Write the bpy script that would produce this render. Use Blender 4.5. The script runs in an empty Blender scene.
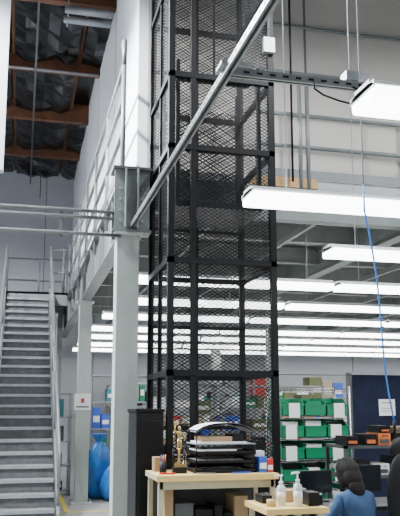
import bpy, bmesh, math, random
from mathutils import Vector, Matrix
random.seed(7)
C=bpy.context
# ---------------------------------------------------------------- materials
_m={}
def mat(name,col,rough=.6,metal=0.,emit=0.,var=.08,scale=6.,bump=0.,bscale=40.):
    if name in _m: return _m[name]
    m=bpy.data.materials.new(name); m.use_nodes=True
    nt=m.node_tree; b=nt.nodes['Principled BSDF']
    tc=nt.nodes.new('ShaderNodeTexCoord'); nz=nt.nodes.new('ShaderNodeTexNoise')
    nz.inputs['Scale'].default_value=scale; nz.inputs['Detail'].default_value=5
    nt.links.new(tc.outputs['Object'],nz.inputs['Vector'])
    r=nt.nodes.new('ShaderNodeValToRGB')
    r.color_ramp.elements[0].position=.3; r.color_ramp.elements[1].position=.7
    r.color_ramp.elements[0].color=tuple(max(0,c*(1-var)) for c in col)+(1,)
    r.color_ramp.elements[1].color=tuple(min(1,c*(1+var)) for c in col)+(1,)
    nt.links.new(nz.outputs['Fac'],r.inputs['Fac'])
    nt.links.new(r.outputs['Color'],b.inputs['Base Color'])
    b.inputs['Roughness'].default_value=rough; b.inputs['Metallic'].default_value=metal
    if max(col)<.05 and not metal: b.inputs['Specular IOR Level'].default_value=.2
    if emit:
        b.inputs['Emission Color'].default_value=tuple(col)+(1,)
        b.inputs['Emission Strength'].default_value=emit
    if bump:
        n2=nt.nodes.new('ShaderNodeTexNoise'); n2.inputs['Scale'].default_value=bscale
        nt.links.new(tc.outputs['Object'],n2.inputs['Vector'])
        bp=nt.nodes.new('ShaderNodeBump'); bp.inputs['Strength'].default_value=bump
        nt.links.new(n2.outputs['Fac'],bp.inputs['Height'])
        nt.links.new(bp.outputs['Normal'],b.inputs['Normal'])
    _m[name]=m; return m
WHITEW=mat('white_wall_paint',(.93,.94,.96),.8,var=.015)
BEIGE=mat('beige_wall_paint',(.5,.475,.43),.8,var=.03,scale=2)
GREYW=mat('grey_wall_paint',(.38,.395,.42),.85,var=.06,scale=1.2)
SEAM=mat('wall_seam_grey',(.14,.14,.15),.8)
CONC=mat('concrete_floor',(.36,.36,.34),.35,var=.15,scale=1.5)
YEL=mat('yellow_floor_tape',(.85,.62,.05),.5)
TIMB=mat('roof_timber',(.1,.036,.014),.6,var=.5,scale=4)
FOIL=mat('black_foil_insulation',(.03,.03,.032),.22,.8,var=.7,scale=3,bump=1.,bscale=6)
DUCT=mat('duct_grey',(.3,.31,.33),.45,.4)
BLK=mat('black_steel',(.005,.005,.006),.45,0,var=.2)
BLKM=mat('black_mesh_wire',(.006,.006,.007),.5,0,var=.2)
GALV=mat('galvanised_steel',(.36,.38,.39),.4,.5,var=.12,scale=10)
STRUT=mat('strut_channel_steel',(.2,.215,.215),.4,.5,var=.15,scale=12)
RAIL=mat('rail_grey_paint',(.17,.185,.185),.42,.2,var=.08)
BEAM=mat('beam_grey_green',(.19,.215,.205),.5,.15,var=.1)
DARKB=mat('beam_dark_grey',(.07,.075,.078),.5,.1,var=.15)
COL=mat('column_pale_green',(.4,.45,.42),.5,var=.05)
DECK=mat('deck_underside',(.23,.24,.23),.5,.2,var=.1)
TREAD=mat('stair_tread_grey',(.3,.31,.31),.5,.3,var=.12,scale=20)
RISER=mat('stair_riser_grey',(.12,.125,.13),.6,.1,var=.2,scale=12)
STRG=mat('stair_stringer_grey',(.22,.24,.24),.5,.2)
LAMPH=mat('lamp_housing_white',(.8,.82,.82),.4)
LAMPE=mat('lamp_diffuser',(.97,.99,1),.4,emit=11,var=0)
WOOD=mat('plywood_edge',(.42,.25,.1),.6,var=.2,scale=12)
DESKY=mat('bench_wood_yellow',(.7,.5,.18),.45,var=.08,scale=10)
DESKL=mat('bench_frame_beige',(.46,.42,.28),.5)
WHITE=mat('white_plastic',(.75,.75,.75),.5,var=.02)
PAPER=mat('paper_white',(.78,.78,.77),.8,var=.03)
BLKP=mat('black_plastic',(.01,.01,.012),.5,var=.2)
CHROME=mat('chrome_wire',(.5,.5,.52),.25,.9)
GREEN=mat('green_bin_plastic',(.0,.2,.085),.4,var=.1)
NAVY=mat('navy_panel',(.01,.014,.035),.8,var=.2)
BLUEB=mat('blue_bag_plastic',(.015,.14,.45),.3,var=.3,scale=5,bump=.6,bscale=9)
BLUEH=mat('blue_hose',(.02,.17,.6),.4)
RED=mat('red_plastic',(.5,.03,.02),.45)
BLUE=mat('blue_plastic',(.03,.1,.5),.45)
ORNG=mat('orange_plastic',(.7,.18,.04),.45)
GOLD=mat('gold_metal',(.5,.36,.15),.3,.9)
CARD=mat('cardboard',(.33,.22,.12),.8,var=.12)
SKIN=mat('skin',(.5,.3,.2),.55,var=.04)
HAIR=mat('dark_hair',(.008,.006,.006),.65,var=.4,scale=30)
JACK=mat('blue_jacket',(.02,.055,.13),.9,var=.15,scale=20)
PANT=mat('dark_trousers',(.02,.022,.035),.85)
SHOE=mat('shoe_black',(.02,.02,.02),.5)
GEL=mat('sanitizer_gel',(.6,.68,.72),.1,var=.02)
SCRN=mat('screen_dark',(.01,.013,.016),.15)
EYEW=mat('eye_white',(.8,.8,.78),.3); LIP=mat('lip',(.4,.14,.12),.5)
cols=[CARD,RED,BLUE,WHITE,BLKP,GREEN,DUCT,DARKB,mat('tan_box',(.38,.32,.22),.7),mat('teal_box',(.04,.18,.2),.6),BLKP,mat('olive_box',(.12,.13,.05),.6)]
# ---------------------------------------------------------------- mesh builder
class M:
    def __init__(s): s.v=[];s.f=[];s.mi=[];s.sm=[];s.mats=[]
    def mid(s,m):
        if m not in s.mats: s.mats.append(m)
        return s.mats.index(m)
    def add(s,vs,fs,m,smooth=False):
        o=len(s.v); s.v+= [tuple(v) for v in vs]; k=s.mid(m)
        for f in fs: s.f.append([i+o for i in f]); s.mi.append(k); s.sm.append(smooth)
    def box(s,x0,x1,y0,y1,z0,z1,m):
        vs=[(x,y,z) for z in (z0,z1) for y in (y0,y1) for x in (x0,x1)]
        s.add(vs,[(0,2,3,1),(4,5,7,6),(0,1,5,4),(2,6,7,3),(0,4,6,2),(1,3,7,5)],m)
    def rbox(s,c,size,R,m):
        c=Vector(c);vs=[]
        for z in(-.5,.5):
            for y in(-.5,.5):
                for x in(-.5,.5): vs.append(c+R@Vector((x*size[0],y*size[1],z*size[2])))
        s.add(vs,[(0,2,3,1),(4,5,7,6),(0,1,5,4),(2,6,7,3),(0,4,6,2),(1,3,7,5)],m)
    def bar(s,p0,p1,w,h,m,up=(0,0,1)):
        p0=Vector(p0);p1=Vector(p1);d=(p1-p0);L=d.length;d.normalize();u=Vector(up)
        x=d.cross(u)
        if x.length<1e-4: x=Vector((1,0,0))
        x.normalize();u=x.cross(d)
        R=Matrix((x,d,u)).transposed()
        s.rbox((p0+p1)/2,(w,L,h),R,m)
    def tube(s,pts,r,m,n=8,caps=True):
        pts=[Vector(p) for p in pts]; rs=r if isinstance(r,(list,tuple)) else [r]*len(pts)
        d0=(pts[1]-pts[0]).normalized(); a=Vector((0,0,1)) if abs(d0.z)<.9 else Vector((1,0,0))
        x=d0.cross(a).normalized(); vs=[];fs=[]
        for i,p in enumerate(pts):
            if i==0:d=pts[1]-p
            elif i==len(pts)-1:d=p-pts[i-1]
            else:d=(pts[i+1]-p).normalized()+(p-pts[i-1]).normalized()
            d.normalize(); x=(x-d*x.dot(d)).normalized(); y=d.cross(x)
            for k in range(n):
                t=2*math.pi*k/n; vs.append(p+(x*math.cos(t)+y*math.sin(t))*rs[i])
        for i in range(len(pts)-1):
            for k in range(n):
                a=i*n+k;b=i*n+(k+1)%n; fs.append((a,b,b+n,a+n))
        s.add(vs,fs,m,True)
        if caps:
            o=len(s.v)-len(vs); k=s.mid(m)
            s.f.append([o+i for i in range(n)][::-1]);s.mi.append(k);s.sm.append(False)
            o2=o+(len(pts)-1)*n
            s.f.append([o2+i for i in range(n)]);s.mi.append(k);s.sm.append(False)
    def lathe(s,prof,loc,m,n=20,fn=None):
        vs=[];fs=[]
        for (r,z) in prof:
            for k in range(n):
                t=2*math.pi*k/n; rr=r*(fn(t,z) if fn else 1)
                vs.append((loc[0]+rr*math.cos(t),loc[1]+rr*math.sin(t),loc[2]+z))
        for i in range(len(prof)-1):
            for k in range(n):
                a=i*n+k;b=i*n+(k+1)%n; fs.append((a,b,b+n,a+n))
        fs.append(tuple(range(n))[::-1]); L=(len(prof)-1)*n; fs.append(tuple(range(L,L+n)))
        s.add(vs,fs,m,True)
    def ell(s,c,r,m,nu=20,nv=14,keep=None,fn=None):
        vs=[];fs=[]
        for j in range(nv+1):
            ph=math.pi*j/nv
            for i in range(nu):
                th=2*math.pi*i/nu
                v=Vector((r[0]*math.sin(ph)*math.cos(th),r[1]*math.sin(ph)*math.sin(th),r[2]*math.cos(ph)))
                if fn: v=fn(v)
                vs.append(v+Vector(c))
        for j in range(nv):
            for i in range(nu):
                a=j*nu+i;b=j*nu+(i+1)%nu; f=(a,b,b+nu,a+nu)
                if keep:
                    cc=sum((vs[q] for q in f),Vector())/4-Vector(c)
                    if not keep(cc): continue
                fs.append(f)
        s.add(vs,fs,m,True)
    def prism(s,poly,x0,x1,m,axis='x'):
        n=len(poly)
        if axis=='x': vs=[(x0,a,b) for a,b in poly]+[(x1,a,b) for a,b in poly]
        elif axis=='y': vs=[(a,x0,b) for a,b in poly]+[(a,x1,b) for a,b in poly]
        else: vs=[(a,b,x0) for a,b in poly]+[(a,b,x1) for a,b in poly]
        fs=[tuple(range(n))[::-1],tuple(range(n,2*n))]+[(i,(i+1)%n,(i+1)%n+n,i+n) for i in range(n)]
        s.add(vs,fs,m)
    def xf(s,T,start=0):
        for i in range(start,len(s.v)): s.v[i]=tuple(T@Vector(s.v[i]))
    def build(s,name,parent=None,bevel=0):
        me=bpy.data.meshes.new(name); me.from_pydata(s.v,[],s.f)
        for m in s.mats: me.materials.append(m)
        me.polygons.foreach_set('material_index',s.mi); me.polygons.foreach_set('use_smooth',s.sm)
        me.update()
        bm=bmesh.new();bm.from_mesh(me);bmesh.ops.recalc_face_normals(bm,faces=bm.faces);bm.to_mesh(me);bm.free()
        o=bpy.data.objects.new(name,me); C.collection.objects.link(o)
        if parent: o.parent=parent
        if bevel:
            b=o.modifiers.new('bevel','BEVEL'); b.width=bevel; b.segments=2; b.limit_method='ANGLE'
        return o
def one(name,fn,**k):
    m=M(); fn(m); return m.build(name,**k)
# ---------------------------------------------------------------- constants
ZC=8.3; YF=20.0; XL=-3.0; XR=14.0; ZD=4.27; ZB=3.5; XE=1.05; YE=7.8
# ---------------------------------------------------------------- shell
one('floor',lambda m:m.box(XL,XR,-2,YF,-.1,0,CONC))
def f(m):
    m.box(XL,XR,YF,YF+.2,0,ZC,GREYW)
    for x in (-1.5,.5,1.9,4.4,7,9.6,12): m.box(x-.012,x+.012,YF-.006,YF,0,ZC,SEAM)
one('wall_back',f)
one('wall_left',lambda m:m.box(XL-.2,XL,-2,YF,0,ZC,GREYW))
one('wall_right',lambda m:m.box(XR,XR+.2,-2,YF,0,ZC,GREYW))
one('wall_bulkhead',lambda m:m.box(XL,-.32,9.2,9.35,4.6,ZC,GREYW))
def f(m):
    m.box(1.25,1.37,8.25,YF-.01,ZD+.005,ZC,WHITEW)
    for y in (10.6,13.2,16): m.box(1.246,1.25,y,y+.02,ZD+.005,ZC,DUCT)
one('wall_mezzanine_side',f)
def f(m):
    m.box(1.37,XR-.01,8.25,8.37,ZD+.005,ZC,BEIGE)
    for x in (3.42,5.9,8.4): m.box(x,x+.03,8.243,8.25,ZD+.005,ZC,SEAM)
    m.box(1.37,XR-.01,8.235,8.25,ZD+.005,ZD+.12,DUCT)
one('wall_mezzanine_front',f)
def f(m):
    m.tube([(2.5,8.2,5.85),(13.9,8.2,5.85)],.025,RAIL); m.tube([(2.5,8.2,6.5),(13.9,8.2,6.5)],.018,RAIL)
    m.tube([(4.9,8.2,4.5),(4.9,8.2,ZC)],.02,RAIL)
    m.box(4.1,4.3,8.17,8.24,5.7,5.95,DUCT)
one('wall_conduits',f)
# roof
one('ceiling',lambda m:m.box(XL,XR,-2,YF,ZC,ZC+.1,FOIL))
def f(m):
    y=1.0
    while y<YF:
        m.box(XL,XR,y-.07,y+.07,ZC-.42,ZC,TIMB); y+=2.43
    x=-2.8
    while x<XR:
        m.box(x-.025,x+.025,-2,YF,ZC-.16,ZC,TIMB); x+=.61
    for yy in range(0,8):
        for xx in range(0,5):
            x0=-2.77+xx*1.22; y0=1.1+yy*2.43
            if random.random()<.85:
                z=ZC-.17-random.random()*.1
                nx,ny=6,9; vs=[]
                for j in range(ny+1):
                    for i in range(nx+1):
                        vs.append((x0+1.14*i/nx,y0+2.2*j/ny,z-(.12*random.random() if 0<i<nx else 0)))
                m.add(vs,[(j*(nx+1)+i,j*(nx+1)+i+1,(j+1)*(nx+1)+i+1,(j+1)*(nx+1)+i) for j in range(ny) for i in range(nx)],FOIL,False)
one('roof_timber_beams',f)
def f(m):
    m.tube([(.05,9.5,7.75),(.05,19.9,7.75)],.018,DARKB)
    m.tube([(-2.5,12.9,7.78),(1.2,12.9,7.78)],.025,DUCT)
    m.tube([(.25,15.2,7.8),(.25,15.2,6.0)],.008,BLK)
    for y in (10,13,16): m.tube([(.05,y,7.7),(.05,y,ZC)],.01,DARKB)
one('sprinkler_pipes',f)
def f(m):
    for y in (10.6,10.9): m.tube([(.45,y,7.72),(1.2,y,7.72)],.06,DUCT,n=14)
    for y in (10.6,10.9): m.tube([(.5,y,7.6),(.5,y,ZC)],.01,DUCT)
one('roof_duct',f)
# ---------------------------------------------------------------- mezzanine
def f(m):
    m.box(XE,XR-.01,YE,YF-.01,ZD-.07,ZD,DECK)
    m.box(XE,XR-.01,YE-.02,YE,ZD-.1,ZD+.02,GALV)
    m.box(2.5,3.35,YE-.05,YE-.02,ZD-.09,ZD+.03,WOOD)
    y=YE+.2
    while y<YF-.2: m.box(XE+.1,XR-.01,y,y+.13,ZD-.12,ZD-.07,DECK); y+=.3
one('mezzanine_deck',f)
def ibeam(m,p0,p1,w,h,mt):
    p0=Vector(p0);p1=Vector(p1)
    m.bar(p0-Vector((0,0,.01)),p1-Vector((0,0,.01)),w,.02,mt)
    m.bar(p0-Vector((0,0,h-.01)),p1-Vector((0,0,h-.01)),w,.02,mt)
    m.bar(p0-Vector((0,0,h/2)),p1-Vector((0,0,h/2)),.016,h-.04,mt)
def f(m):
    zt=ZD-.12
    ibeam(m,(XE+.02,YE-.1,zt),(XE+.02,YF-.01,zt),.17,zt-ZB,BEAM)
    for i in range(8): m.box(XE-.05,XE+.01,8.6+i*1.4,8.615+i*1.4,ZB+.02,zt-.02,BEAM)
    ibeam(m,(XE,YE+.05,zt),(XR-.02,YE+.05,zt),.17,.36,BEAM)
    for y in (9.3,10.7,12.1,13.5,14.9,16.3,17.7):
        ibeam(m,(XE+.1,y,zt),(XR-.02,y,zt),.12,.26,DECK)
    for x in (4.6,8.2,11.8): ibeam(m,(x,YE,zt),(x,YF-.01,zt),.17,.42,BEAM)
    x=2.2
    while x<XR-1:
        m.bar((x,YE+.1,ZD-.42),(x,YF-.1,ZD-.42),.05,.08,DECK); x+=1.2
    m.box(.9,1.28,7.5,7.52,ZB-.02,zt,BEAM); m.box(.88,1.3,7.48,7.72,ZB-.04,ZB-.01,BEAM)
    m.box(.88,1.3,7.46,7.75,zt,zt+.03,DARKB)
    for x in (.96,1.2):
        for z in (3.58,3.7,3.82,3.94): m.tube([(x,7.48,z),(x,7.5,z)],.016,GALV,n=6)
    m.box(1.01,1.025,7.42,7.5,ZB,zt,BEAM); m.box(1.14,1.155,7.42,7.5,ZB,zt,BEAM)
one('mezzanine_beams',f)
def column(x,y,w,zt,mt=COL):
    def f(m):
        h=w/2
        m.box(x-h,x+h,y-h,y+h,0.02,zt,mt)
        m.box(x-h-.08,x+h+.08,y-h-.08,y+h+.08,0,.025,mt)
        m.box(x-h-.04,x+h+.04,y-h-.04,y+h+.04,zt-.03,zt,mt)
        for dx in(-1,1):
            for dy in(-1,1): m.tube([(x+dx*(h+.05),y+dy*(h+.05),.02),(x+dx*(h+.05),y+dy*(h+.05),.06)],.012,GALV,n=6)
    one('steel_column',f,bevel=.008)
column(1.06,7.64,.24,ZB-.04); column(1.08,13.0,.22,ZB); column(4.6,13.0,.2,3.7); column(8.2,13.0,.2,3.7)
column(8.2,7.95,.22,3.7); column(4.62,17.2,.2,3.7)
RT,RM,RL=5.5,5.09,4.69
def f(m):
    r=.027
    def run(a,b,posts):
        for z in (RT,RM,RL): m.tube([(a[0],a[1],z),(b[0],b[1],z)],r,RAIL)
        m.bar((a[0],a[1],ZD+.08),(b[0],b[1],ZD+.08),.01,.11,RAIL)
        for p in posts:
            m.tube([(p[0],p[1],ZD-.35 if p[0]<1.2 else ZD-.1),(p[0],p[1],RT)],r,RAIL)
    run((XE-.03,YE),(XE-.03,17.1),[(XE-.03,YE+i*1.55) for i in range(7)])
    run((XE-.03,18.4),(XE-.03,19.9),[(XE-.03,18.4),(XE-.03,19.85)])
    m.tube([(XE-.03,YE,RT),(XE-.03,YE,RT+.3),(XE-.03,YE+.15,RT+.3)],r,RAIL)
    run((2.6,YE-.04),(13.9,YE-.04),[(2.6,YE-.04),(3.14,YE-.04),(3.24,YE-.04)]+[(4.6+i*1.5,YE-.04) for i in range(7)])
one('mezzanine_guard_rail',f)
def f(m):
    y=7.52
    for z,x0 in ((3.67,.95),(3.6,.95),(3.42,.98)):
        m.tube([(XL,y,z),(x0,y,z)],.02,RAIL)
    m.bar((.35,y+.03,3.38),(.35,y+.03,3.7),.04,.03,RAIL)
    m.bar((.9,y+.03,3.38),(.9,y+.03,3.72),.04,.03,RAIL)
one('pipe_run',f)
# ---------------------------------------------------------------- stairs
SX0,SX1,SY0,SY1=-.42,.58,10.85,17.0
def f(m):
    n=23; rz=ZD/n; ry=(SY1-SY0)/(n-1)
    for i in range(n):
        z=(i+1)*rz; y=SY0+i*ry
        if i<n-1:
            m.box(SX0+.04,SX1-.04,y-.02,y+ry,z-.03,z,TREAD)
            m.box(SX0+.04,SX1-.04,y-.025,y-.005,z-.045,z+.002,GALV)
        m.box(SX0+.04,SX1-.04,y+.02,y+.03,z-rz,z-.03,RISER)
    for x in (SX0,SX1):
        m.prism([(SY0-.15,0),(SY0+.12,0),(SY1+.05,ZD-.3),(SY1+.05,ZD+.08),(SY1-.05,ZD+.08),(SY0-.15,.14)],x-.02,x+.02,STRG)
        top=[];mid=[]
        for t in (0,1): 
            yy=SY0+(SY1-SY0)*t; zz=ZD*t+.12
            top.append((x,yy,zz+.95)); mid.append((x,yy,zz+.5))
        m.tube([(x,SY0-.1,.5),(x,SY0-.1,.98)]+top+[(x,SY1+.3,ZD+1.05)],.022,RAIL)
        m.tube(mid+[(x,SY1+.3,ZD+.55)],.02,RAIL)
        for k in range(5):
            t=k/4; yy=SY0+(SY1-SY0)*t; zz=ZD*t
            m.tube([(x,yy,zz+.02),(x,yy,zz+1.06)],.02,RAIL)
    m.box(SX0,XE-.06,SY1,18.4,ZD-.05,ZD,TREAD)
    m.box(SX0,XE-.06,SY1,SY1+.04,ZD-.3,ZD,STRG); m.box(SX0,XE-.06,18.36,18.4,ZD-.3,ZD,STRG)
    m.box(SX0,SX0+.04,SY1,18.4,ZD-.3,ZD,STRG)
    for z in (ZD+.5,ZD+1.05):
        m.tube([(SX0,SY1+.3,z),(SX0,18.37,z),(XE-.08,18.37,z)],.022,RAIL)
        m.tube([(SX1,SY1+.3,z),(SX1+.3,SY1+.1,z),(XE-.08,SY1+.1,z)],.022,RAIL)
    for p in ((SX0,18.37),(.35,18.37),(SX0,17.7),(SX1+.3,SY1+.1)): m.tube([(p[0],p[1],ZD),(p[0],p[1],ZD+1.05)],.022,RAIL)
    for p in ((SX0+.08,18.3),(.9,18.3)): m.box(p[0]-.06,p[0]+.06,p[1]-.06,p[1]+.06,0,ZD-.3,STRG)
one('steel_staircase',f)
# ---------------------------------------------------------------- freight lift
LX0,LX1,LY0,LY1=1.31,2.4,6.6,7.72
def clipstrip(u0,v0,u1,v1,W,H):
    du,dv=u1-u0,v1-v0; t0,t1=0.,1.
    for p,q in ((-du,u0),(du,W-u0),(-dv,v0),(dv,H-v0)):
        if abs(p)<1e-9:
            if q<0:return None
        else:
            t=q/p
            if p<0:
                if t>t1:return None
                t0=max(t0,t)
            else:
                if t<t0:return None
                t1=min(t1,t)
    if t1-t0<1e-6:return None
    return (u0+t0*du,v0+t0*dv,u0+t1*du,v0+t1*dv)
def meshpanel(m,o,U,V,W,H,pitch=.036,w=.0066,slope=.62):
    o=Vector(o);U=Vector(U);V=Vector(V); N=U.cross(V)
    for sgn in (1,-1):
        c=-W*slope-pitch
        while c<H+W*slope+pitch:
            if sgn>0: s=clipstrip(0,c,W,c+W*slope,W,H)
            else: s=clipstrip(0,c,W,c-W*slope,W,H)
            if s:
                a=o+U*s[0]+V*s[1]; b=o+U*s[2]+V*s[3]
                d=(b-a).normalized(); n=N.cross(d)*w/2
                t=N*.0015*sgn
                m.add([a+n+t,b+n+t,b-n+t,a-n+t],[(0,1,2,3)],BLKM)
            c+=pitch
def f(m):
    p=.06
    H=ZC-.02
    def post(x,y,w=p): m.box(x-w/2,x+w/2,y-w/2,y+w/2,0,H,BLK)
    for x in (LX0+p/2,LX1-p/2):
        for y in (LY0+p/2,LY1-p/2): post(x,y)
    post(1.56,LY0+p/2,.05); post(LX0+.03,7.15,.04)
    post(1.84,LY1-.03,.05)
    m.box(1.78,1.84,LY1-.16,LY1-.06,0,H,BLK)
    zs=[.1,.86,1.93,3.0,4.13,4.88,5.95,7.05,8.0]
    for z in zs:
        h=.055
        m.box(LX0,LX1,LY0,LY0+.05,z-h/2,z+h/2,BLK)
        m.box(LX0,LX1,LY1-.05,LY1,z-h/2,z+h/2,BLK)
        m.box(LX0,LX0+.05,LY0,LY1,z-h/2,z+h/2,BLK)
        m.box(LX1-.05,LX1,LY0,LY1,z-h/2,z+h/2,BLK)
    for z in (1.4,2.47,3.55,4.5,5.4,6.5):
        m.box(LX0,LX1,LY1-.06,LY1-.03,z-.018,z+.018,BLK)
    W=LX1-LX0; D=LY1-LY0
    meshpanel(m,(LX0,LY0+.03,.1),(1,0,0),(0,0,1),W,H-.1)
    meshpanel(m,(LX0,LY1-.03,.1),(1,0,0),(0,0,1),W,H-.1)
    meshpanel(m,(LX0+.03,LY0,.1),(0,1,0),(0,0,1),D,H-.1)
    meshpanel(m,(LX1-.03,LY0,.1),(0,1,0),(0,0,1),D,H-.1)
    # carriage: open frame with mesh back
    m.box(LX0+.1,LX1-.1,LY0+.12,LY1-.2,3.56,3.62,BLK)
    for x in (LX0+.12,LX1-.12):
        m.box(x-.02,x+.02,LY0+.14,LY0+.18,3.6,5.1,BLK); m.box(x-.02,x+.02,LY1-.24,LY1-.2,3.6,5.1,BLK)
    meshpanel(m,(LX0+.12,LY1-.22,3.6),(1,0,0),(0,0,1),W-.24,1.3,pitch=.05,w=.009)
    m.tube([(1.9,7.1,5.1),(1.9,7.1,H)],.01,BLK); m.box(LX0+.1,LX1-.1,7.05,7.15,5.06,5.12,BLK)
    m.box(LX1-.12,LX1+.0,LY0-.05,LY0,5.2,5.36,GALV)
    m.tube([(LX1-.06,LY0-.03,5.36),(LX1-.06,LY0-.03,H)],.014,GALV)
one('freight_lift_shaft',f)
def f(m):
    m.box(1.03,1.28,6.6,7.1,.02,1.57,BLKP)
    m.box(1.05,1.26,6.58,6.6,.1,1.5,BLK); m.box(1.22,1.235,6.56,6.58,.7,.85,DUCT)
    m.box(1.02,1.29,6.58,7.12,1.57,1.6,BLK)
one('lift_control_cabinet',f,bevel=.006)
# ---------------------------------------------------------------- struts
def strut(m,p0,p1,mt=STRUT,s=.041):
    p0=Vector(p0);p1=Vector(p1); d=(p1-p0).normalized(); side=d.cross(Vector((0,0,1))).normalized()
    m.bar(p0-side*s/2,p1-side*s/2,.004,s,mt); m.bar(p0+side*s/2,p1+side*s/2,.004,s,mt)
    m.bar(p0+Vector((0,0,s/2)),p1+Vector((0,0,s/2)),s,.004,mt)
    m.bar(p0-side*.015-Vector((0,0,s/2)),p1-side*.015-Vector((0,0,s/2)),.01,.004,mt)
    m.bar(p0+side*.015-Vector((0,0,s/2)),p1+side*.015-Vector((0,0,s/2)),.01,.004,mt)
    L=(p1-p0).length; k=.1
    while k<L:
        for sd in (-1,1):
            c=p0+d*k+side*sd*(s/2+.0025); m.bar(c-d*.018,c+d*.018,.002,.014,BLK)
        k+=.08
def f(m):
    strut(m,(1.09,1.5,3.52),(1.09,7.48,3.52))
    strut(m,(1.1,3.78,3.52),(9,3.78,3.52))
    m.box(1.04,1.22,3.72,3.84,3.542,3.56,GALV)
    for x in (2.6,4.9): m.tube([(x,3.78,3.54),(x,3.78,ZC)],.005,GALV,n=5)
    m.tube([(1.09,2.5,3.54),(1.09,2.5,ZC)],.005,GALV,n=5)
    m.tube([(1.125,1.5,3.53),(1.125,7.4,3.53)],.009,STRUT)
one('ceiling_strut_channel',f)
one('power_cable',lambda m:m.tube([(3.0,7.66,ZD-.05),(3.0,7.66,8.2)],.014,BLK))
# ---------------------------------------------------------------- lamps
def lamp(x0,y,z,L=2.4,hang=None):
    z+=.02
    def f(m):
        m.prism([(y-.08,z+.085),(y+.08,z+.085),(y+.08,z+.115),(y-.08,z+.115)],x0,x0+L,LAMPH)
        m.prism([(y-.13,z+.07),(y+.13,z+.07),(y+.1,z+.09),(y-.1,z+.09)],x0,x0+L,LAMPH)
        pts=[(y-.12,z+.07),(y-.117,z+.025),(y-.1,z+.005),(y-.07,z),(y+.07,z),(y+.1,z+.005),(y+.117,z+.025),(y+.12,z+.07)]
        m.prism(pts,x0+.005,x0+L-.005,LAMPE)
        for x in (x0,x0+L-.006): m.prism([(y-.13,z+.095),(y-.125,z+.06),(y+.125,z+.06),(y+.13,z+.095)],x,x+.006,LAMPH)
        if hang:
            for x in (x0+.3,x0+L-.3): m.tube([(x,y,z+.115),(x,y,hang)],.005,GALV,n=5)
    one('fluorescent_light_fixture',f)
for i in range(3):
    lamp(1.56+i*2.5,3.05,3.02,hang=ZC); lamp(1.52+i*2.5,4.78,3.02,hang=ZC)
    lamp(2.82+i*2.5,6.35,3.02,hang=ZC)
for y in (8.1,9.8,11.5,13.35,14.9,16.7,18.3):
    for i in range(5): lamp(1.23+i*2.48,y,3.0,hang=ZD-.1)
for y in (1.3,):
    for i in range(2): lamp(1.53+i*2.5,y,3.0,hang=ZC)
def fill_bay(x,y,p):  # invented fill fixture with spot, added to brighten white wall and upper space
    e=bpy.data.objects.new('added_fill_light',None); e.location=(x,y,7.2); C.collection.objects.link(e)
    m=M(); m.lathe([(.05,.0),(.09,-.02),(.1,-.12),(.22,-.3),(.225,-.31),(.2,-.3),(.08,-.14)],(0,0,.35),DUCT,n=20)
    m.tube([(0,0,.35),(0,0,ZC-7.2)],.008,GALV); m.build('fill_reflector',parent=e)
    m=M(); m.lathe([(.03,.0),(.09,-.04),(.09,-.08),(.03,-.12)],(0,0,.18),LAMPE,n=16); m.build('fill_bulb',parent=e)
    l=bpy.data.lights.new('lamp','SPOT'); l.energy=p; l.shadow_soft_size=.2; l.color=(.92,.96,1); l.spot_size=math.radians(165); l.spot_blend=.4
    o=bpy.data.objects.new('lamp',l); o.location=(0,0,-.02); o.parent=e; C.collection.objects.link(o)
fill_bay(-1.4,7.0,3400); fill_bay(-1.7,9.0,4400); fill_bay(3.6,3.8,1200); fill_bay(7,4.5,900); fill_bay(-2.2,13.5,2600)  # added fill lights, all hung out of view
# ---------------------------------------------------------------- blue hose
def f(m):
    pts=[(2.34,4.6,3.19),(2.34,4.6,3.0)]
    for i in range(1,25):
        t=i/24; pts.append((2.34+.66*t+.02*math.sin(t*6),4.6+.9*t,3.0-1.5*t))
    m.tube(pts,.007,BLUEH)
    e=pts[-1]; m.tube([e,(e[0]+.01,e[1]+.02,e[2]-.12)],.014,BLKP)
    m.tube([(2.34,4.6,3.19),(2.34,4.6,3.3),(2.34,4.6,ZC)],.004,DARKB,n=5)
one('blue_air_hose',f)
def f(m):
    pts=[(1.86+.25*math.sin(t*.5),3.75,3.5-.12*math.sin(t*.314)) for t in range(0,11)]
    m.tube(pts,.006,BLK)
    m.box(1.82,1.9,3.74,3.82,3.545,3.6,GALV)
one('lamp_power_lead',f)
# ---------------------------------------------------------------- workbench
BX0,BX1,BY0,BY1,BZ=1.1,2.14,5.95,6.5,1.06
def f(m):
    m.box(BX0,BX1,BY0,BY1,BZ-.04,BZ,DESKL); m.box(BX0-.003,BX1+.003,BY0-.012,BY0,BZ-.045,BZ+.004,DESKY)
    m.box(BX0,BX1,BY0,BY1,BZ,BZ+.004,DESKY)
    for x in (BX0+.02,BX1-.06):
        for y in (BY0+.02,BY1-.06): m.box(x,x+.04,y,y+.04,0,BZ-.04,DESKL)
    m.box(BX0+.03,BX1-.03,BY0+.03,BY1-.03,.5,.53,DESKL)
    m.box(BX0+.03,BX1-.03,BY0+.02,BY0+.05,BZ-.11,BZ-.04,DESKL)
    m.box(BX0+.06,BX1-.06,BY1-.05,BY1-.035,.53,BZ-.05,DARKB)
    m.box(BX0+.02,BX1-.02,BY0+.02,BY1-.02,.12,.15,DESKL)
one('workbench',f,bevel=.003)
def f(m):
    x=BX0+.09
    while x<BX1-.2:
        w=.07+random.random()*.1; h=.2+random.random()*.25
        m.box(x,x+w,BY0+.12,BY1-.15,.531,.531+h,random.choice([BLKP,DARKB,CARD,DARKB,BLKP,DUCT])); x+=w+.015
one('stored_tool_boxes',f,bevel=.005)
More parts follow.
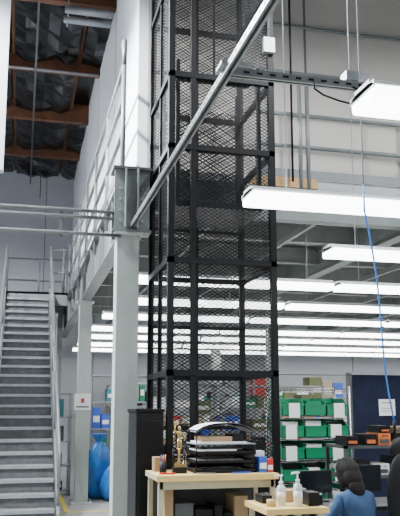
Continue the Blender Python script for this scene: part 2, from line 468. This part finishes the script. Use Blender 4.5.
def f(m):
    x,y,z=1.33,6.15,BZ+.004
    m.box(x-.055,x+.055,y-.05,y+.05,z,z+.05,BLKP); m.box(x-.045,x+.045,y-.04,y+.04,z+.05,z+.075,GOLD)
    m.lathe([(.02,0),(.024,.01),(.012,.03),(.012,.11),(.022,.125),(.022,.13)],(x,y,z+.075),GOLD)
    b=z+.2
    m.tube([(x-.012,y,b),(x-.01,y,b+.04),(x-.006,y,b+.075)],[.008,.01,.013],GOLD); m.tube([(x+.012,y,b),(x+.012,y,b+.04),(x+.006,y,b+.075)],[.008,.01,.013],GOLD)
    m.tube([(x,y,b+.07),(x,y,b+.1),(x,y,b+.135),(x,y,b+.15)],[.017,.015,.022,.01],GOLD,n=10)
    m.ell((x,y,b+.172),(.014,.015,.018),GOLD,10,8)
    m.tube([(x-.02,y,b+.13),(x-.045,y-.01,b+.16),(x-.035,y-.01,b+.2)],[.009,.007,.006],GOLD); m.tube([(x+.02,y,b+.13),(x+.045,y,b+.1),(x+.04,y-.02,b+.07)],[.009,.007,.006],GOLD)
    m.ell((x-.03,y-.01,b+.215),(.02,.02,.02),GOLD,10,8)
    for d in (-1,1):
        m.tube([(x+d*.05,y+.02,z+.05),(x+d*.05,y+.02,z+.2)],.006,BLKP)
one('trophy',f,bevel=0)
def f(m):
    x0,x1,y0,y1=1.45,1.98,6.05,6.42; z=BZ+.005
    for k,zz in enumerate((0,.075,.15)):
        m.box(x0,x1,y0,y1,z+zz,z+zz+.008,BLKP)
        m.box(x0,x0+.008,y0,y1,z+zz,z+zz+.035,BLKP); m.box(x1-.008,x1,y0,y1,z+zz,z+zz+.035,BLKP); m.box(x0,x1,y1-.008,y1,z+zz,z+zz+.05,BLKP)
        m.box(x0,x1,y0,y0+.006,z+zz,z+zz+.032,BLKP)
        m.box(x0+.02,x1-.05-.06*k,y0+.01,y1-.03,z+zz+.009,z+zz+.02+.012*k,PAPER)
        m.box(x0+.1,x1-.12,y0+.015,y1-.06,z+zz+.021+.012*k,z+zz+.03+.012*k,DARKB)
    for x in (x0+.01,x1-.01):
        for y in (y0+.02,y1-.02): m.tube([(x,y,z),(x,y,z+.24)],.006,BLKP)
    m.box(x0,x1,y0,y1,z+.235,z+.243,DUCT)
    m.box(x0+.03,x1-.08,y0+.01,y1-.04,z+.243,z+.258,PAPER)
    for y in (y0+.05,y1-.05):
        pts=[(x0+.02,y,z+.24)]+[(x0+.02+(x1-x0-.04)*t/10,y,z+.35+.06*math.sin(math.pi*t/10)**.6) for t in range(11)]+[(x1-.02,y,z+.24)]
        m.tube(pts,.006,BLKP)
    vs=[];n=11
    for t in range(n):
        xx=x0+.02+(x1-x0-.04)*t/(n-1); zz=z+.357+.06*math.sin(math.pi*t/(n-1))**.6
        vs+=[(xx,y0+.03,zz),(xx,y1-.03,zz)]
    m.add(vs,[(2*i,2*i+2,2*i+3,2*i+1) for i in range(n-1)],PAPER,True)
    m.add([(a,b,c-.02) for a,b,c in vs],[(2*i,2*i+2,2*i+3,2*i+1) for i in range(n-1)],DUCT,True)
    m.box(x0+.06,x1-.2,y0+.04,y1-.06,z+.258,z+.3,CARD); m.box(x1-.19,x1-.1,y0+.04,y1-.06,z+.258,z+.32,BLKP)
one('desk_paper_trays',f)
def f(m):
    z=BZ+.005
    m.box(2.0,2.07,6.03,6.15,z,z+.13,BLUE); m.box(2.005,2.065,6.025,6.03,z+.03,z+.08,PAPER)
    m.box(2.075,2.13,6.04,6.13,z,z+.11,RED); m.box(2.08,2.125,6.035,6.04,z+.02,z+.06,PAPER)
    m.box(2.0,2.1,6.18,6.3,z,z+.17,WHITE)
one('supply_boxes',f,bevel=.004)
def f(m):
    z=BZ+.005
    m.lathe([(.028,0),(.03,.005),(.03,.09),(.026,.09),(.026,.01)],(1.2,6.2,z),BLKP,n=16)
    for k in range(5):
        a=k*1.3; m.tube([(1.2+.008*math.cos(a),6.2+.008*math.sin(a),z+.012),(1.2+.022*math.cos(a),6.2+.022*math.sin(a),z+.15)],.004,random.choice([BLUE,RED,BLKP,ORNG]),n=6)
    m.bar((1.14,6.05,z+.008),(1.27,6.02,z+.008),.018,.014,RED); m.bar((1.44,6.0,z+.006),(1.6,5.98,z+.006),.012,.01,GALV)
    m.bar((1.75,5.99,z+.006),(1.92,6.01,z+.006),.02,.01,BLUE)
    m.lathe([(.02,0),(.024,.01),(.024,.06),(.012,.075),(.012,.09)],(1.41,6.3,z),WHITE,n=14)
    m.box(1.15,1.25,6.33,6.45,z,z+.12,CARD)
one('bench_hand_tools',f)
TX=.1
def f(m):
    x0,x1,y0,y1,z=1.72+TX,2.2+TX,5.3,5.85,.86
    m.box(x0,x1,y0,y1,z-.035,z,DESKL); m.box(x0-.01,x1+.01,y0-.012,y0,z-.04,z+.003,DESKY); m.box(x0-.012,x0,y0,y1,z-.04,z+.003,DESKY)
    m.box(x0,x1,y0,y1,z,z+.003,DESKY)
    for x in (x0+.02,x1-.06):
        for y in (y0+.02,y1-.06): m.box(x,x+.04,y,y+.04,0,z-.035,DESKL)
one('packing_table',f,bevel=.003)
def bottle(x,y,z,h):
    def f(m):
        m.lathe([(.03,0),(.034,.008),(.034,h*.5),(.03,h*.58),(.014,h*.64),(.012,h*.68)],(x,y,z),GEL,n=16)
        m.lathe([(.0345,h*.15),(.0345,h*.42)],(x,y,z),WHITE,n=16)
        m.lathe([(.016,h*.66),(.016,h*.74),(.006,h*.75),(.005,h*.9)],(x,y,z),WHITE,n=12)
        m.bar((x-.045,y,z+h*.92),(x+.015,y,z+h*.93),.016,.014,WHITE)
        m.tube([(x-.045,y,z+h*.93),(x-.05,y,z+h*.87)],.005,WHITE)
    one('hand_sanitizer_bottle',f)
bottle(2.0,5.5,.864,.24); bottle(2.1,5.4,.864,.27)
def f(m):
    z=.864
    m.box(1.88,1.96,5.6,5.78,z,z+.06,BLKP); m.lathe([(.035,0),(.035,.05)],(1.9,5.45,z),mat('tape_tan',(.5,.33,.15),.4),n=18); m.box(2.05,2.22,5.64,5.8,z,z+.09,CARD)
    m.box(2.18,2.27,5.38,5.55,z,z+.1,BLKP)
one('packing_supplies',f,bevel=0)
def f(m):
    x0,x1,y0,y1,z=2.42,4.3,5.98,6.6,.76
    m.box(x0,x1,y0,y1,z-.03,z,DARKB); m.box(x0,x1,y0-.01,y0,z-.035,z+.002,BLKP)
    for x in (x0+.03,x1-.07):
        for y in (y0+.02,y1-.06): m.box(x,x+.04,y,y+.04,0,z-.03,BLK)
one('computer_desk',f,bevel=.003)
def monitor(x,y,rz,w=.42,h=.27,zb=.761):
    m=M()
    m.box(-w/2,w/2,-.015,.012,.08,.08+h,BLKP); m.box(-w/2+.012,w/2-.012,-.017,-.015,.092,.08+h-.012,SCRN)
    m.box(-.05,.05,.012,.03,.15,.15+h*.5,BLKP)
    m.bar((0,.03,.0),(0,.025,.2),.05,.015,BLKP,up=(0,1,0)); m.box(-.11,.11,-.06,.09,0,.012,BLKP)
    m.xf(Matrix.Translation((x,y,zb))@Matrix.Rotation(rz,4,'Z')); m.build('computer_monitor',bevel=.004)
monitor(2.66,6.4,.15,w=.34,h=.2); monitor(3.12,6.42,-.1,w=.4,h=.24)
def f(m):
    z=.762
    m.box(2.45,2.58,6.05,6.18,z,z+.1,BLKP); m.box(2.92,3.02,6.05,6.3,z,z+.1,PAPER); m.box(3.38,3.6,6.1,6.4,z,z+.16,BLKP)
    m.box(2.44,2.5,6.22,6.3,z,z+.14,DUCT); m.box(3.4,3.55,6.12,6.38,z+.16,z+.18,WHITE)
one('desk_clutter',f,bevel=.004)
# ---------------------------------------------------------------- wire shelving with green bins
WX0,WX1,WY0,WY1=3.08,4.02,8.5,8.95
SH=[.12,.44,.73,.99,1.25,1.51,1.84]
def f(m):
    for x in (WX0,WX1):
        for y in (WY0,WY1): m.tube([(x,y,.0),(x,y,1.88)],.014,CHROME)
    for z in SH:
        for y in (WY0,WY1): 
            m.tube([(WX0,y,z),(WX1,y,z)],.006,CHROME,n=6); m.tube([(WX0,y,z-.03),(WX1,y,z-.03)],.005,CHROME,n=6)
        for x in (WX0,WX1): m.tube([(x,WY0,z),(x,WY1,z)],.006,CHROME,n=6)
        x=WX0+.03
        while x<WX1: m.tube([(x,WY0,z),(x,WY1,z)],.003,CHROME,n=4,caps=False); x+=.04
    for x in (WX0,WX1): m.bar((x,WY0,.2),(x,WY1,1.8),.004,.012,CHROME)
one('wire_shelving_unit',f)
def f(m):
    for z in SH[:-1]:
        n=3; w=(WX1-WX0-.06)/n
        for i in range(n):
            x0=WX0+.03+i*w; x1=x0+w-.012; y0=WY0-.04; y1=WY1-.03; zz=z+.008; h=.21
            prof=[(y0,zz),(y1,zz),(y1,zz+h),(y0+.14,zz+h),(y0+.02,zz+h*.62),(y0,zz+h*.62)]
            m.prism(prof,x0,x0+.006,GREEN); m.prism(prof,x1-.006,x1,GREEN)
            m.box(x0,x1,y0,y1,zz,zz+.006,GREEN); m.box(x0,x1,y0,y0+.006,zz,zz+h*.62,GREEN); m.box(x0,x1,y1-.006,y1,zz,zz+h,GREEN)
            m.box(x0-.004,x1+.004,y0-.008,y0+.004,zz+h*.57,zz+h*.65,GREEN)
            if (i+int(z*10))%3!=1:
                lx=x0+.03+random.random()*.06; dz=random.random()*.03
                m.box(lx,lx+.14,y0-.014,y0-.011,zz-.03+dz,zz+h*.7,PAPER)
                m.box(lx,lx+.14,y0-.014,y0+.1,zz+h*.7,zz+h*.72,PAPER)
            a=random.random()*.04
            m.box(x0+.02+a,x1-.06+a,y0+.08,y1-.06,zz+.01,zz+h*(.7+random.random()*.25),random.choice([PAPER,WHITE,BLKP,GREEN]))
one('green_storage_bins',f,bevel=0)
def f(m):
    m.box(4.75,10,10.0,10.06,.0,2.1,NAVY); m.box(4.72,10,9.98,10.08,2.1,2.14,DUCT)
    for x in (4.72,6.6,8.4): m.box(x,x+.05,9.98,10.08,0,2.12,DARKB)
one('office_partition',f)
def f(m):
    m.box(5.2,5.46,9.985,9.995,1.5,1.74,PAPER); m.box(5.24,5.42,9.982,9.985,1.68,1.7,DUCT); m.box(5.24,5.4,9.982,9.985,1.6,1.61,DUCT)
    m.box(5.24,5.38,9.982,9.985,1.56,1.57,DUCT)
one('notice_paper',f)
def f(m):
    for x in (3.45,5.6):
        for y in (7.45,7.95): m.box(x,x+.04,y,y+.04,0,1.2,DARKB)
    for z in (.3,.85,1.17): m.box(3.45,5.64,7.45,7.99,z,z+.03,DARKB)
one('parts_bench',f)
def f(m):
    for (x,z,w,h,mt) in ((3.5,1.202,.14,.1,BLKP),(3.72,1.202,.14,.12,BLKP),(3.88,1.202,.15,.13,ORNG),(4.06,1.202,.28,.13,BLKP),(4.4,1.202,.2,.1,ORNG),(3.9,1.332,.13,.08,BLKP),(4.08,1.333,.2,.07,CARD),(3.52,.882,.25,.16,BLKP),(3.8,.882,.2,.12,PAPER),(4.05,.882,.3,.2,BLKP)):
        m.box(x,x+w,7.5,7.8,z,z+h,mt); m.box(x+.02,x+w-.02,7.49,7.5,z+.02,z+h*.5,DARKB if mt!=BLKP else ORNG if z>1 else DARKB)
        m.tube([(x+w*.3,7.49,z+h*.75),(x+w*.3,7.46,z+h*.8),(x+w*.7,7.46,z+h*.8),(x+w*.7,7.49,z+h*.75)],.006,BLKP)
one('tool_cases',f,bevel=.004)
# ---------------------------------------------------------------- distant racks
def rack(x0,x1,y0,d=.5,h=2.0,n=5,full=.85):
    m=M()
    for x in (x0,x1-.04):
        for y in (y0,y0+d-.04): m.box(x,x+.04,y,y+.04,0,h,DUCT)
    for k in range(n):
        z=.1+(h-.1)*k/(n-1)-.03; m.box(x0,x1,y0,y0+d,z,z+.03,DUCT)
    for k in range(n-1):
        z=.1+(h-.1)*k/(n-1)+.001; hh=(h-.1)/(n-1)-.05; x=x0+.06
        while x<x1-.25:
            w=.1+random.random()*.2
            if random.random()<full:
                b=hh*(.4+.55*random.random()); m.box(x,x+w,y0+.03,y0+d-.06,z,z+b,random.choice(cols))
                if random.random()<.6: m.box(x+.02,x+w-.02,y0+.027,y0+.03,z+b*.3,z+b*.6,PAPER)
            x+=w+.02
    m.build('stocked_storage_rack')
rack(1.5,3.1,11.0); rack(3.3,5.2,12.0,h=2.0,n=6); rack(1.4,3.6,15.2,h=2.3); rack(5.0,7.5,15.4,h=2.4); rack(7.8,11,15.4,h=2.2)
rack(5.4,7.6,12.2,h=1.8); rack(2.2,6,18.8,h=2.2); rack(.62,.98,14.2,h=1.9,full=.95)
def g(m):
    m.box(1.5,4.6,9.9,10.6,.74,.78,DESKL)
    for x in (1.55,4.5):
        for y in (9.95,10.5): m.box(x,x+.04,y,y+.04,0,.74,DUCT)
one('assembly_table',g)
def g(m):
    for (a,b,c,mt) in ((1.7,.4,.32,BLKP),(2.3,.3,.22,CARD),(3.0,.4,.37,BLKP),(2.7,.15,.22,RED),(3.6,.35,.3,DUCT)): m.box(a,a+b,10.1,10.4,.781,.78+c,mt)
one('assembly_parts',g,bevel=.01)
def f(m):
    m.box(.92,1.2,12.86,12.885,1.58,1.86,PAPER); m.box(1.03,1.09,12.855,12.86,1.7,1.78,RED); m.box(.95,1.17,12.857,12.86,1.62,1.645,DARKB)
one('column_sign',f)
def bag(x,y,r,h,ph):
    def f(m):
        m.lathe([(.1*r,.0),(.85*r,.02),(1.1*r,.12*h),(1.12*r,.35*h),(.95*r,.55*h),(.7*r,.72*h),(.35*r,.84*h),(.2*r,.88*h),(.4*r,.95*h),(.5*r,h)],(x,y,0),BLUEB,n=40,
          fn=lambda t,z:1+.1*math.sin(3*t+z*3+ph)+.07*math.sin(8*t-z*6+ph)+.04*math.sin(17*t+z*9))
    one('blue_plastic_bag',f)
bag(1.45,13.7,.26,1.15,0); bag(1.72,13.3,.24,.75,2); bag(1.5,14.3,.22,.9,4)
def f(m):
    m.box(.45,1.9,11.9,11.97,0,.004,YEL); m.box(.75,.82,11.97,18,0,.004,YEL); m.box(1.85,1.92,11.97,15,0,.004,YEL)
one('floor_marking_tape',f)
# ---------------------------------------------------------------- office chair
def f(m):
    m.lathe([(.03,.06),(.03,.25),(.02,.25),(.02,.42)],(0,0,0),BLKP,n=12)
    for k in range(5):
        a=2*math.pi*k/5+.3; x,y=math.cos(a)*.28,math.sin(a)*.28
        m.bar((0,0,.1),(x,y,.07),.045,.03,BLKP); m.ell((x,y,.03),(.03,.03,.03),BLKP,10,8)
    m.ell((0,0,.46),(.24,.24,.055),BLKP,24,10)
    def bend(v): return Vector((v.x-.35*v.y*v.y,v.y,v.z))
    m.ell((.24,0,.9),(.05,.23,.36),BLKP,24,16,fn=bend)
    m.ell((.26,0,1.28),(.04,.15,.09),BLKP,20,10,fn=bend)
    m.bar((.05,0,.42),(.27,0,.5),.07,.02,BLKP); m.bar((.27,0,.45),(.28,0,1.3),.06,.02,BLKP,up=(1,0,0))
    for s in (-1,1):
        m.tube([(.05,s*.25,.45),(.06,s*.28,.5),(.06,s*.28,.68)],.015,BLKP); m.rbox((.0,s*.28,.69),(.26,.07,.025),Matrix.Identity(3),BLKP)
    m.xf(Matrix.Translation((3.16,5.3,0))@Matrix.Rotation(1.85,4,'Z'))
one('office_chair',f)
PL=(2.68,5.48)
def f(m):
    m.lathe([(.17,.0),(.19,.015),(.19,.05),(.17,.065)],(PL[0],PL[1],.39),BLKP,n=24)
    m.tube([(PL[0],PL[1],.06),(PL[0],PL[1],.39)],.025,CHROME)
    for k in range(5):
        a=2*math.pi*k/5; x,y=PL[0]+math.cos(a)*.2,PL[1]+math.sin(a)*.2
        m.bar((PL[0],PL[1],.08),(x,y,.06),.04,.025,BLKP); m.ell((x,y,.028),(.028,.028,.028),BLKP,10,8)
one('work_stool',f)
# ---------------------------------------------------------------- seated person (facing the desk, away from the aisle)
P=bpy.data.objects.new('seated_person',None); P.location=(PL[0],PL[1],0); P.rotation_euler=(0,0,math.radians(-72)); C.collection.objects.link(P)
def skinbody():
    V=[];E=[];R=[]
    def v(p,r,par=None):
        V.append(p);R.append(r if isinstance(r,tuple) else (r,r)); i=len(V)-1
        if par is not None:E.append((par,i))
        return i
    pel=v((0.02,0,.57),(.15,.12)); ab=v((-.01,0,.67),(.14,.115),pel); ch=v((-.05,0,.79),(.15,.12),ab); up=v((-.09,0,.89),(.12,.1),ch)
    nk=v((-.115,0,.95),(.05,.05),up); nk2=v((-.14,0,1.0),(.045,.045),nk)
    for s in (-1,1):
        sh=v((-.09,s*.15,.88),(.062,.062),up); ua=v((-.12,s*.2,.78),(.052,.052),sh); el=v((-.16,s*.22,.7),(.045,.045),ua)
        fa=v((-.29,s*.17,.755),(.036,.036),el); wr=v((-.4,s*.13,.80),(.026,.026),fa)
        hp=v((-.02,s*.09,.56),(.1,.09),pel); th=v((-.2,s*.11,.56),(.078,.078),hp); kn=v((-.4,s*.12,.54),(.06,.06),th)
        cf=v((-.41,s*.12,.34),(.052,.052),kn); an=v((-.4,s*.12,.1),(.036,.036),cf); ft=v((-.47,s*.13,.05),(.038,.035),an); to=v((-.56,s*.13,.035),(.03,.028),ft)
    me=bpy.data.meshes.new('body'); me.from_pydata(V,E,[]); o=bpy.data.objects.new('tmpbody',me); C.collection.objects.link(o)
    sk=o.modifiers.new('s','SKIN'); sk.use_smooth_shade=True
    for i,d in enumerate(me.skin_vertices[0].data): d.radius=R[i]; d.use_root=(i==0)
    ss=o.modifiers.new('ss','SUBSURF'); ss.levels=2; ss.render_levels=2
    dg=C.evaluated_depsgraph_get(); me2=bpy.data.meshes.new_from_object(o.evaluated_get(dg))
    bpy.data.objects.remove(o)
    me2.materials.clear()
    for m in (JACK,PANT,SHOE,SKIN): me2.materials.append(m)
    for p in me2.polygons:
        c=p.center; p.use_smooth=True
        if c.z<.09: k=2
        elif c.z<.6 and (c.x<-.12 or c.z<.56): k=1
        elif c.z>.965: k=3
        else: k=0
        p.material_index=k
    b=bpy.data.objects.new('body',me2); b.parent=P; C.collection.objects.link(b)
skinbody()
m=M()
def headfn(v):
    x,y,z=v
    if z<0: 
        k=1+z*2.2; y*=k; x=x*(1+z*1.2)-.012*(-z/.11)
    return Vector((x,y,z))
m.ell((0,0,0),(.088,.072,.115),SKIN,28,20,fn=headfn)
m.tube([(-.085,0,.015),(-.1,0,-.012),(-.106,0,-.028),(-.088,0,-.035)],[.008,.011,.014,.01],SKIN,n=8)
for s in (-1,1):
    m.ell((-.077,s*.028,.008),(.011,.014,.009),EYEW,12,8); m.ell((-.086,s*.028,.008),(.004,.006,.006),HAIR,8,6)
    m.tube([(-.084,s*.014,.027),(-.088,s*.028,.032),(-.078,s*.044,.026)],.003,HAIR,n=6)
    m.ell((.005,s*.073,-.005),(.017,.009,.028),SKIN,10,8)
m.ell((-.082,0,-.058),(.008,.022,.007),LIP,12,6)
m.ell((.012,0,.018),(.102,.095,.12),HAIR,28,20,keep=lambda c: not(c.x<-.035 and c.z<.045) and c.z>-.075)
m.ell((.045,0,-.04),(.07,.092,.12),HAIR,24,16)
m.ell((.065,0,-.12),(.045,.08,.09),HAIR,16,12)
for s in (-1,1): m.ell((.0,s*.072,-.02),(.045,.025,.09),HAIR,14,10)
m.xf(Matrix.Translation((-.17,0,1.07))@Matrix.Rotation(-.35,4,'Y'))
m.build('head',parent=P)
for s in (-1,1):
    m=M()
    m.tube([(.01,0,0),(-.02,0,0),(-.05,0,0),(-.085,0,0)],[.024,.03,.036,.03],SKIN,n=12); 
    for i in range(len(m.v)): m.v[i]=(m.v[i][0],m.v[i][1]*1.05,m.v[i][2]*.45)
    for k,(yy,L) in enumerate(((-.027,.062),(-.009,.072),(.009,.066),(.027,.05))):
        a=(-.08,yy,0); m.tube([a,(-.08-L*.45,yy*1.15,.006),(-.08-L*.8,yy*1.2,-.004),(-.08-L,yy*1.2,-.014)],[.009,.0085,.0075,.005],SKIN,n=8)
    m.tube([(-.02,-s*.028,0),(-.045,-s*.055,-.004),(-.068,-s*.062,-.008),(-.08,-s*.06,-.01)],[.013,.011,.009,.006],SKIN,n=8)
    m.xf(Matrix.Translation((-.4,s*.13,.797))@Matrix.Rotation(-s*.25,4,'Z')@Matrix.Rotation(-.12,4,'Y'))
    m.build('hand_'+('left' if s>0 else 'right'),parent=P)
# ---------------------------------------------------------------- world & camera
w=bpy.data.worlds.new('World'); C.scene.world=w; w.use_nodes=True
w.node_tree.nodes['Background'].inputs[0].default_value=(.72,.82,.95,1); w.node_tree.nodes['Background'].inputs[1].default_value=.35
cam=bpy.data.cameras.new('camera'); co=bpy.data.objects.new('camera',cam); C.collection.objects.link(co)
co.location=(0,0,1.6); co.rotation_euler=(math.radians(90+9.3),0,math.radians(-13.8))
cam.sensor_fit='VERTICAL'; cam.sensor_height=36; cam.sensor_width=36; cam.lens=50.6; cam.shift_y=.062; cam.clip_start=.05
C.scene.camera=co
